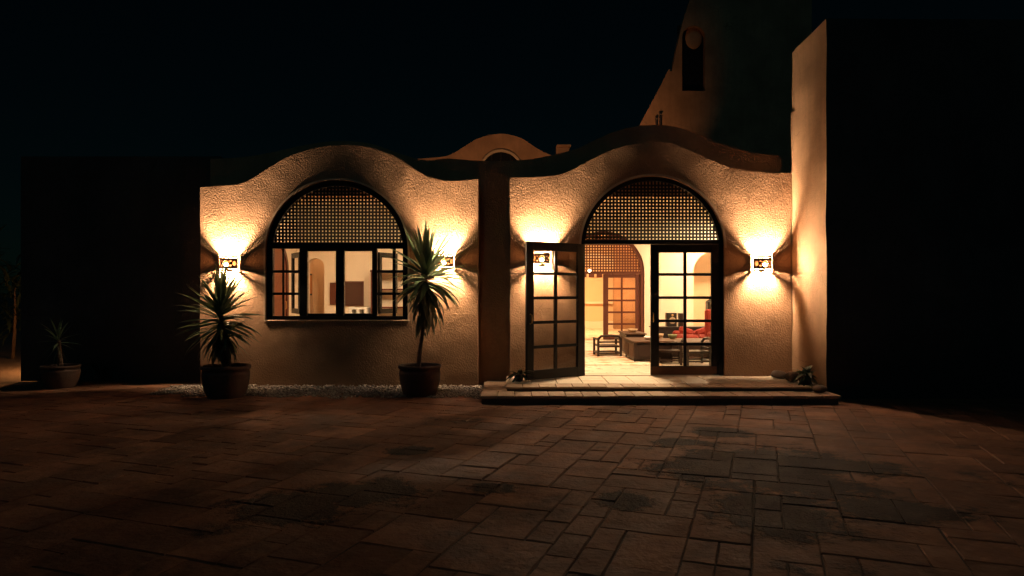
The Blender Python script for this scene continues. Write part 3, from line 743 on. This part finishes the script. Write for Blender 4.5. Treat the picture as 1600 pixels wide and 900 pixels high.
obj('stand', box(bmesh.new(), -.05, .05, -.05, .05, 0, .82), FURN, bb); obj('lantern_body', box(bmesh.new(), -.12, .12, -.12, .12, .821, 1.08, .01), BLACK, bb); obj('lantern_roof', lathe(bmesh.new(), [(.15, 1.081), (.04, 1.15), (.015, 1.18)], 4), BLACK, bb)
# crockery on the tables
def bowl(x, y, z, r, h, mat, lab, name='bowl', cat='bowl'):
    o = obj(name, lathe(bmesh.new(), [(r * .5, 0), (r * .9, h * .6), (r, h), (r * .9, h), (r * .5, h * .3)], 20), mat, None, True); o.location = (x, y, z)
    return tag(o, lab, cat)
CER = m_plain('glazed_pottery', (.5, .36, .22), .35, .2)
bowl(2.62, 13.1, FLOORZ + .401, .09, .06, WHITE, 'small white bowl on the long dark chest table')
bowl(2.85, 13.35, FLOORZ + .401, .07, .1, CER, 'small brown jar on the long dark chest table', 'jar', 'jar')
bowl(2.56, 14.5, FLOORZ + .461, .11, .07, CER, 'brown bowl on the smaller chest table behind the armchair')
bowl(3.12, 14.5, FLOORZ + .311, .1, .12, CER, 'brown pottery bowl on the low dark wood table top')
bowl(3.42, 14.55, FLOORZ + .311, .1, .1, m_plain('green_glaze', (.2, .22, .1), .4), 'green glazed bowl on the low dark wood table top')
# rug
def m_rug():
    t = MT('kilim_weave'); w = t.n.new('ShaderNodeTexWave'); w.inputs['Scale'].default_value = 1.3; w.wave_type = 'BANDS'; w.bands_direction = 'DIAGONAL'; w.inputs['Distortion'].default_value = 0.0
    ck = t.n.new('ShaderNodeTexVoronoi'); ck.distance = 'MANHATTAN'; ck.inputs['Scale'].default_value = 2.2; ck.inputs['Randomness'].default_value = 0
    t.l.new(t.co, ck.inputs['Vector']); t.l.new(t.co, w.inputs['Vector'])
    c = t.ramp(ck.outputs['Distance'], [(0.0, (.45, .20, .10)), (.14, (.66, .56, .42)), (.30, (.22, .15, .09)), (.35, (.64, .52, .38)), (.66, (.50, .24, .12))])
    for r_ in t.n:
        if r_.type == 'VALTORGB': r_.color_ramp.interpolation = 'CONSTANT'
    t.col(c).rough(.95); return t.m
rug = obj('kilim_rug', box(bmesh.new(), -.85, .75, -1.5, 1.5, 0, .012, .003), m_rug()); rug.location = (1.95, 13.75, FLOORZ + .001)
tag(rug, 'cream and red geometric rug on the lounge floor', 'rug')

# ------------------------------------------------------------------ furniture of the left room
scn = thing('wall_panel', 'dark brown shuttered panel hung on the cream wall inside the arched window', 'panel', (pxl(548), LBY - .03, pzl(476)))
obj('panel', box(bmesh.new(), -.18, .27, -.02, .0, 0, .50, .004), m_plain('dark_panel', (.05, .022, .016), .25, .2), scn)
obj('shutter', box(bmesh.new(), -.46, -.30, -.03, .0, 0, .50, .004), REDWOOD, scn); obj('frame', box(bmesh.new(), -.21, .30, -.0, .02, -.03, .53), REDWOOD, scn)
pic = thing('framed_picture', 'small orange picture in dark frame inside the arched passage', 'picture', (pxl(493) - .385, LBY + .75, 1.4))
obj('frame', box(bmesh.new(), -.014, .016, -.24, .24, 0, .52), FURN, pic)
obj('canvas', box(bmesh.new(), .017, .022, -.20, .20, .04, .48), m_plain('orange_canvas', (.55, .22, .05), .7, .5, 9), pic)
wc = thing('white_cabinet', 'white side cabinet with open niches under the dark wall panel', 'cabinet', (pxl(567), LBY - .32, FLOORZ))
obj('top', box(bmesh.new(), -.20, .20, -.2, .2, .93, .97, .004), WHITE, wc)
for x in (-.17, 0, .17): obj('upright', box(bmesh.new(), x - .03, x + .03, -.18, .18, 0, .929), WHITE, wc)
obj('shelf', box(bmesh.new(), -.139, -.031, -.17, .17, .5, .53), WHITE, wc); obj('shelf', box(bmesh.new(), .031, .139, -.17, .17, .5, .53), WHITE, wc); obj('back', box(bmesh.new(), -.2, .2, .181, .2, 0, .929), WHITE, wc)
# arched timber door on the left wall of the left room
wd = thing('arched_timber_door', 'reddish arched timber door seen through the left casement', 'door', (-4.84, 14.12, FLOORZ), R(90))
bm = bmesh.new(); v0 = []; n = 20
prof = [(-.5, 0)] + [(-.5 * math.cos(math.pi * k / n), 1.75 + .5 * math.sin(math.pi * k / n)) for k in range(n + 1)] + [(.5, 0)]
fr = [bm.verts.new((x, 0, z)) for x, z in prof]; bk = [bm.verts.new((x, .06, z)) for x, z in prof]
bm.faces.new(fr); bm.faces.new(bk)
for i in range(len(prof)): j = (i + 1) % len(prof); bm.faces.new((fr[i], fr[j], bk[j], bk[i]))
obj('door_panel', bm, m_wood('orange_timber', (.15, .05, .025), .4), wd)
arch_o = arch_ring('door_frame', 0, .501, .60, 1.75, -.03, .09, REDWOOD, wd, 0)
obj('handle', tube(bmesh.new(), [(.38, -.03, .95), (.38, -.05, .97), (.38, -.05, 1.10), (.38, -.03, 1.12)], .012), BRASS, wd)
sdb = thing('bookshelf', 'dark shelf unit seen through the right casement', 'shelf', (pxl(615), LBY - .22, FLOORZ))
for z in (.02, .55, .95, 1.35): obj('shelf', box(bmesh.new(), -.40, .40, -.16, .16, z, z + .035), REDWOOD, sdb)
for x in (-.42, .42): obj('side', box(bmesh.new(), x - .019, x + .019, -.17, .17, 0, 1.75), REDWOOD, sdb)
obj('top', box(bmesh.new(), -.45, .45, -.18, .18, 1.751, 1.80), REDWOOD, sdb)

# ------------------------------------------------------------------ buildings behind
def bell(name, lab, cat, d, pts, zb, th, mat, loc=None):
    """gable wall whose top line follows the given photo points at distance d"""
    P = [at(a, b, d) for a, b in pts]; f = curve_fn([(p.x, p.z) for p in P]); x0, x1 = P[0].x, P[-1].x
    bm = bmesh.new(); prev = None; n = 48
    for k in range(n + 1):
        x = x0 + (x1 - x0) * k / n
        r_ = [bm.verts.new((x - x0, y, z)) for y, z in ((0, zb), (0, f(x)), (th, f(x)), (th, zb))]
        if prev:
            for q in range(4): bm.faces.new((prev[q], prev[(q + 1) % 4], r_[(q + 1) % 4], r_[q]))
        else: bm.faces.new(r_)
        prev = r_
    bm.faces.new(prev)
    return bm, x0
VD = 20.5 + 5.5
t = thing('vaulted_house', 'low vaulted house with bell-shaped gable lit orange behind the roofline', 'house', (at(690, 0, VD).x, VD, 0))
bm, x0 = bell('g', '', '', VD, [(640, 249), (690, 245), (705, 241), (725, 229), (745, 217), (765, 211), (782, 209), (800, 211), (818, 218), (838, 231), (855, 240), (866, 243), (900, 244)], 0, .4, STUCCO2)
g_ = obj('gable_wall', bm, STUCCO2, t); g_.location.x = x0 - at(690, 0, VD).x
vc = at(783, 0, VD).x - at(690, 0, VD).x; vr = 30 * VD / FPX; vz = CAMZ + (HZ - 268) * VD / FPX
arch_ring('arch_moulding', vc, vr, vr + .09, vz, -.10, .05, RIM, t, 3.0)
bm = bmesh.new(); n = 24
vv = [bm.verts.new((vc + vr * math.cos(math.pi * k / n), -.012, vz + vr * math.sin(math.pi * k / n))) for k in range(n + 1)] + [bm.verts.new((vc - vr, -.012, 3)), bm.verts.new((vc + vr, -.012, 3))]
bm.faces.new(vv); obj('window', bm, m_plain('dark_glazing', (.012, .012, .014), .2), t)
for k in (-1, 0, 1): bx('glazing_bar', (vc + k * .36 - .03, vc + k * .36 + .03, -.05, -.014, 3, vz + math.sqrt(vr * vr - (k * .36) ** 2) - .0), DARKWOOD, t)
o = thing('chimney_stub', 'small lit stub of masonry beside the vaulted house roof', 'chimney', at(879, 262, 24))
obj('stack', box(bmesh.new(), -.22, .22, -.2, .2, -4, .70, .03), STUCCO2, o); obj('cap', box(bmesh.new(), -.22, .28, -.24, .24, .701, .78, .02), STUCCO2, o)

# tower
TD = 24.0
def tw(a, b): p = at(a, b, TD); return (p.x, p.z)
tower = thing('battered_tower', 'tall battered tower with sloping side and arched niche rising behind the roof', 'tower', (tw(1064, 0)[0], TD, 0))
ox = tower.location.x
left = [(960, 290), (985, 226), (998, 198), (1015, 166), (1032, 134), (1042, 114), (1046, 107), (1049, 112), (1053, 96), (1058, 72), (1063, 50), (1070, 24), (1078, 0), (1090, -40), (1105, -90)]
LE = [tw(a, b) for a, b in left]
NX0, NX1, NZ0, NZ1 = tw(1066, 0)[0] - ox, tw(1102, 0)[0] - ox, tw(0, 142)[1], tw(0, 58)[1]
nr = (NX1 - NX0) / 2; RXT = 4.6
wed = [(x - ox, z) for x, z in LE]
tf = curve_fn(wed); tx0 = NX0 - .05
arch_wall('tower_wall', tx0, RXT, (NX0 + NX1) / 2, nr, NZ0, NZ1, tf, STUCCO2, .25, .006, 20, tower)
bm = bmesh.new(); prev = None
for k in range(61):
    x = wed[0][0] + (tx0 + .0 - wed[0][0]) * k / 60
    q = [bm.verts.new((x, y, z)) for y, z in ((0, 0), (0, tf(x)), (.3, tf(x)), (.3, 0))]
    if prev:
        for i in range(4): bm.faces.new((prev[i], prev[(i + 1) % 4], q[(i + 1) % 4], q[i]))
    else: bm.faces.new(q)
    prev = q
obj('tower_buttress', bm, STUCCO2, tower)
bx('niche_shade', (NX0 - .1, NX1 + .1, .252, .30, NZ0 - .1, NZ1 + nr + .1), m_plain('niche_shade_black', (.006, .006, .007), .4), tower)  # dark panel added to paint the shade inside the niche
bm = bmesh.new(); ncx = (NX0 + NX1) / 2
bmesh.ops.create_uvsphere(bm, u_segments=24, v_segments=16, radius=1)
for v in bm.verts: v.co = Vector((ncx + .06 + v.co.x * nr * .74, .25 + v.co.y * .10, NZ1 + .08 + v.co.z * nr * 1.02))
obj('niche_hood', bm, STUCCO2, tower, True)
for a, h in ((1026, 186), (1032, 179)):
    p = at(a, 0, 23.9); o = thing('roof_pipe', ('shorter' if h > 182 else 'taller') + ' upright vent pipe of the pair before the battered tower', 'pipe', (p.x, 23.9, 3.6), 0, 'vent pipes on the roof')
    zt_ = CAMZ + (HZ - h) * 23.9 / FPX - 3.6
    obj('pipe', tube(bmesh.new(), [(0, 0, 0), (0, 0, zt_)], .045), CLAY, o, True); obj('cowl', lathe(bmesh.new(), [(.05, zt_ - .02), (.065, zt_ + .02), (.02, zt_ + .07)], 12), CLAY, o, True)

# floodlights that light those two buildings: real fittings standing on the roofs behind the gables
def flood(x, y, z, tx, ty, tz, W, lab, size=70, blend=.6, c=(1, .47, .2)):
    t = thing('roof_floodlight', lab, 'floodlight', (x, y, z))
    obj('base', lathe(bmesh.new(), [(.09, 0), (.09, .02), (.03, .03)], 16), BLACK, t); obj('post', tube(bmesh.new(), [(0, 0, .03), (0, 0, .2)], .015), BLACK, t)
    dirv = (Vector((tx, ty, tz)) - Vector((x, y, z + .27))).normalized(); q = dirv.to_track_quat('-Z', 'Y')
    h = obj('housing', lathe(bmesh.new(), [(.075, 0), (.075, .10), (.03, .14)], 20), BLACK, t); h.location = (0, 0, .27); h.rotation_euler = q.to_euler()
    ld = bpy.data.lights.new('floodlight_lamp', 'SPOT'); ld.energy = W; ld.color = c; ld.spot_size = R(size); ld.spot_blend = blend; ld.shadow_soft_size = .05
    lo = bpy.data.objects.new('floodlight_lamp', ld); COL.objects.link(lo); lo.parent = t; lo.location = Vector((0, 0, .27)) + dirv * .03; lo.rotation_euler = q.to_euler()
p = at(783, 0, VD)
flood(p.x - .1, 21.2, 3.65, p.x, VD, 6.6, 300, 'black floodlight on the flat roof aimed at the vaulted house', 80)
flood(3.7, 19.8, 3.65, tw(978, 0)[0], TD, 7.2, 330, 'black floodlight on the flat roof aimed at the battered tower', 62, 1)
rb = thing('rear_flat_building', 'dark flat-roofed rear building carrying the roof lamps', 'building', (2, 25.3, 0))
obj('wall', box(bmesh.new(), -12, 14, 0, 5, 0, 3.60), STUCCO2, rb)

# ------------------------------------------------------------------ yuccas in pots
def leaf_mesh(bend, wid, fold=0.25, n=9):
    """leaf of unit length along +x, curving down by bend"""
    bm = bmesh.new(); rows = []
    x = z = 0.0; a = 0.0
    for k in range(n + 1):
        t = k / n; w = wid * (0.55 + 1.6 * t - 2.1 * t * t) if t < .45 else wid * (0.845) * (1 - ((t - .45) / .55) ** 1.6)
        w = max(w, .0012)
        rows.append([bm.verts.new((x - math.sin(a) * 0, s * w, z + abs(s) * w * fold)) for s in (-1, 0, 1)])
        a = -bend * (t ** 1.4); x += math.cos(a) / n; z += math.sin(a) / n
    for p_, q in zip(rows, rows[1:]):
        for s in range(2): bm.faces.new((p_[s], p_[s + 1], q[s + 1], q[s]))
    me = bpy.data.meshes.new('leaf'); bm.to_mesh(me); bm.free()
    for p_ in me.polygons: p_.use_smooth = True
    return me
LM = {}
for mat, key in ((LEAF, 'g'), (LEAF_DRY, 'd'), (LEAF_D, 's')):
    for b in (0, 1, 2, 3):
        me = leaf_mesh((0.08, 0.45, 1.0, 1.7)[b], 0.066); me.materials.append(mat); LM[key, b] = me
def put_leaf(parent, p, az, el, ln, key, b, roll=0, wsc=1.0):
    o = bpy.data.objects.new('leaf', LM[key, b]); COL.objects.link(o); o.parent = parent
    o.matrix_local = Matrix.Translation(p) @ Matrix.Rotation(az, 4, 'Z') @ Matrix.Rotation(-el, 4, 'Y') @ Matrix.Rotation(roll, 4, 'X') @ Matrix.Diagonal((ln, ln * wsc, ln * wsc, 1))
def pot_mesh(r, h):
    pr = [(r * .70, 0), (r * .80, h * .15), (r * .93, h * .5), (r * .97, h * .75), (r * .93, h * .86), (r * .94, h * .88), (r * 1.0, h * .90), (r * 1.02, h * .96), (r * .99, h), (r * .90, h * 1.0), (r * .88, h * .93), (r * .86, h * .86)]
    out = [pr[0]]
    for (a, b), (c, d) in zip(pr[:5], pr[1:6]):         # throwing rings
        for k in range(1, 5): out.append((a + (c - a) * k / 4 + (.004 if k % 2 else 0), b + (d - b) * k / 4))
    return lathe(bmesh.new(), out + pr[6:], 40, wob=.02)
def yucca(px, py_base, r, h, lab, potlab, trunk, crowns, seed, grp='potted yuccas along the house'):
    rnd = random.Random(seed)
    d = FPX * CAMZ / (py_base - HZ) + r * .7
    x = (px - CX) * d / FPX
    pt = thing('plant_pot', potlab, 'pot', (x, d, -0.012), 0, 'round clay plant pots')
    obj('body', pot_mesh(r, h), POT, pt, True)
    obj('soil', lathe(bmesh.new(), [(r * .87, h * .84), (r * .5, h * .875), (.02, h * .88)], 24, wob=.05), SOIL, pt, True)
    t = thing('yucca_plant', lab, 'plant', (x, d, h * .86), 0, grp)
    bm = bmesh.new(); pts = []; n = 22
    L = [Vector(v) for v in trunk]
    for k in range(n + 1):
        s = k / n * (len(L) - 1); i = min(int(s), len(L) - 2); pts.append(L[i].lerp(L[i + 1], s - i))
    rad = [(.05 - .018 * k / n) * (1 + .16 * (k % 2)) * TR.get(seed, 1) for k in range(n + 1)]
    obj('trunk', tube(bm, pts, rad, 10), BARK, t, False)
    for (c, ln, layers) in crowns:
        c = Vector(c)
        for (cnt, el0, el1, dz0, dz1, key, bends, lf) in layers:
            for k in range(cnt):
                az = 2 * math.pi * (k * .618034 + rnd.random() * .12)
                s = k / max(cnt - 1, 1); el = R(el0 + (el1 - el0) * s + rnd.uniform(-7, 7))
                put_leaf(t, c + Vector((rnd.uniform(-.015, .015), rnd.uniform(-.015, .015), dz0 + (dz1 - dz0) * s)), az, el, ln * lf * rnd.uniform(.82, 1.1), key, rnd.choice(bends), rnd.uniform(-.5, .5), rnd.uniform(.8, 1.1))
    return t
TR = {11: 1.0, 12: .62, 13: .8}
yucca(353, 624, .335, .46, 'bushy yucca with wide rosette of stiff leaves in front of the leftmost wall lamp', 'clay pot holding the bushy wide-leaved yucca',
      [(.02, 0, 0), (.03, -.02, .25), (-.04, -.02, .55), (-.07, 0, .78)],
      [((-.08, 0, .80), .60, [(18, 86, 48, .06, 0, 'g', (0, 0, 1), 1.05), (30, 46, 8, .0, -.10, 'g', (0, 1, 1), 1.05), (32, 8, -22, -.10, -.26, 'g', (1, 1, 2), 1.0), (26, -22, -60, -.22, -.36, 'd', (1, 2), .85)]),
       ((.05, -.03, .50), .42, [(10, 45, -30, .0, -.08, 'g', (1, 2), 1.0), (10, -30, -75, -.05, -.22, 'd', (1, 2), .8)])], 11)
yucca(656, 621, .31, .45, 'tall yucca with bare thin stem and drooping leaf skirt beside the arched window', 'clay pot holding the tall bare-stemmed yucca',
      [(-.02, 0, 0), (0, 0, .25), (.04, 0, .52), (.07, 0, .85), (.09, 0, 1.35)],
      [((.09, 0, 1.36), .66, [(18, 88, 58, .08, 0, 'g', (0, 0, 0), 1.08), (30, 55, 5, .02, -.06, 'g', (0, 1, 1), 1.0), (30, 10, -20, -.05, -.16, 'g', (1, 2, 2), .98), (44, -15, -55, -.12, -.42, 'd', (2, 3), .85), (44, -55, -80, -.20, -.50, 'd', (1, 2), .68)])], 12)
yucca(95, 608, .27, .36, 'small dim yucca in front of the unlit left wing wall', 'clay pot holding the small dim yucca by the left wing',
      [(0, 0, 0), (-.02, 0, .2), (-.03, 0, .42)],
      [((-.03, 0, .42), .36, [(8, 80, 35, .04, 0, 'g', (0, 0, 1), 1), (8, 30, -10, 0, -.05, 'g', (1, 1), .9), (8, -20, -60, -.04, -.14, 'd', (1, 2), .8)])], 13)

# ------------------------------------------------------------------ gravel bed under the window
def gravel():
    rnd = random.Random(3); verts, faces = [], []
    ico = bmesh.new(); bmesh.ops.create_icosphere(ico, subdivisions=1, radius=1); ico.verts.ensure_lookup_table()
    iv = [v.co.copy() for v in ico.verts]; ifc = [[v.index for v in f.verts] for f in ico.faces]; ico.free()
    for k in range(5200):
        x = rnd.uniform(-5.25, -0.46); e = abs(noise.noise((x * 1.4, 0, 0))) * .5
        y = rnd.uniform(9.72 - e + (.25 if x < -4.7 else 0), 10.64)
        if y < 9.85 and rnd.random() < .45: continue
        s = rnd.uniform(.010, .027); z = .004 + rnd.random() * .035 * min(1, (y - 9.4))
        m = Matrix.Rotation(rnd.random() * 6, 3, 'Z') @ Matrix.Rotation(rnd.uniform(-.4, .4), 3, 'X'); b = len(verts)
        sc = (s * rnd.uniform(.8, 1.4), s * rnd.uniform(.7, 1.1), s * rnd.uniform(.45, .8))
        for v in iv:
            q = m @ Vector((v.x * sc[0], v.y * sc[1], v.z * sc[2])); verts.append((q.x + x, q.y + y, q.z + z))
        faces += [[i + b for i in f] for f in ifc]
    me = bpy.data.meshes.new('gravel'); me.from_pydata(verts, [], faces); me.update()
    return tag(link('gravel', me, PEBBLE), 'pale gravel strip at the foot of the window wall', 'gravel', kind='stuff')
gravel()

# ------------------------------------------------------------------ small plants and stones at the step ends
def small_plant(px, d, z, r, lab, cnt, seed, key='s', ln=.2, pot=True):
    rnd = random.Random(seed); x = (px - CX) * d / FPX
    t = thing('small_potted_plant', lab, 'plant', (x, d, z))
    if pot: obj('pot', lathe(bmesh.new(), [(r * .7, 0), (r, r * 1.3), (r * 1.08, r * 1.4), (r * .95, r * 1.45), (r * .8, r * 1.3)], 20), POT, t, True)
    for k in range(cnt):
        put_leaf(t, Vector((rnd.uniform(-r, r) * .5, rnd.uniform(-r, r) * .5, r * 1.25 if pot else .01)), rnd.random() * 6.28, R(rnd.uniform(-10, 80)), ln * rnd.uniform(.6, 1.2), key, rnd.choice((1, 2, 3)), rnd.uniform(-1, 1), 2.6)
small_plant(811, 10.05, .176, .075, 'small potted plant squeezed beside the open door leaf', 26, 5, ln=.15)
small_plant(1258, 9.7, .176, .10, 'dark leafy potted plant at the step end by the tall side wall', 40, 6, ln=.17)
ROCK = m_plain('dark_stone', (.13, .09, .065), .85, .4, 6, .6, .02)
def rock(px, d, z, s, lab, seed, sq=.6):
    bm = bmesh.new(); bmesh.ops.create_icosphere(bm, subdivisions=3, radius=s)
    for v in bm.verts: v.co *= 1 + .35 * noise.noise(v.co * 6 + Vector((seed, 0, 0))); v.co.z *= sq
    zm = min(v.co.z for v in bm.verts)
    for v in bm.verts: v.co.z -= zm
    o = obj('stone', bm, ROCK, None, True); o.location = ((px - CX) * d / FPX, d, z)
    return tag(o, lab, 'stone')
rock(1216, 10.35, .174, .13, 'flat dark stone on the platform under the last wall lamp', 2, .45)
rock(1238, 9.98, .174, .10, 'rounded stone between the flat stone and the leafy potted plant', 9, .7)
rock(1282, 9.3, .114, .09, 'small stone resting on the lower step end', 15, .6)

# ------------------------------------------------------------------ lit garden corner at the far left
gl = thing('garden_lamp', 'low garden lamp behind the corner of the left wing', 'lamp', (-8.75, 13.4, -.045))
obj('post', tube(bmesh.new(), [(0, 0, 0), (0, 0, .55)], .03), BLACK, gl, True); obj('hood', lathe(bmesh.new(), [(.14, .68), (.10, .74), (.03, .77)], 20), BLACK, gl, True)
bm = bmesh.new(); bmesh.ops.create_icosphere(bm, subdivisions=2, radius=.05, matrix=Matrix.Translation((0, 0, .62))); obj('bulb', bm, m_emit('garden_bulb', (1, .42, .13), 1500), gl)
def shrub(x, y, h, lab, seed, cnt=60):
    rnd = random.Random(seed); t = thing('garden_shrub', lab, 'shrub', (x, y, -.045), 0, 'shrubs in the dark garden corner')
    obj('stem', tube(bmesh.new(), [(0, 0, 0), (.05, 0, h * .4), (.0, .05, h * .8)], [.04, .03, .015]), BARK, t, True)
    for k in range(cnt):
        z = h * rnd.uniform(.25, .95); put_leaf(t, Vector((rnd.uniform(-.15, .15), rnd.uniform(-.15, .15), z)), rnd.random() * 6.28, R(rnd.uniform(-30, 70)), rnd.uniform(.35, .6), 's', rnd.choice((1, 2)), 0, 1.3)
shrub(-11.4, 15.6, 2.3, 'tall dim shrub beyond the corner of the left wing', 21, 90)
shrub(-12.9, 16.9, 3.2, 'taller dark shrub at the back of the garden corner', 22, 110)
shrub(-10.9, 17.6, 1.6, 'low dim shrub behind the lit patch of path', 23, 60)
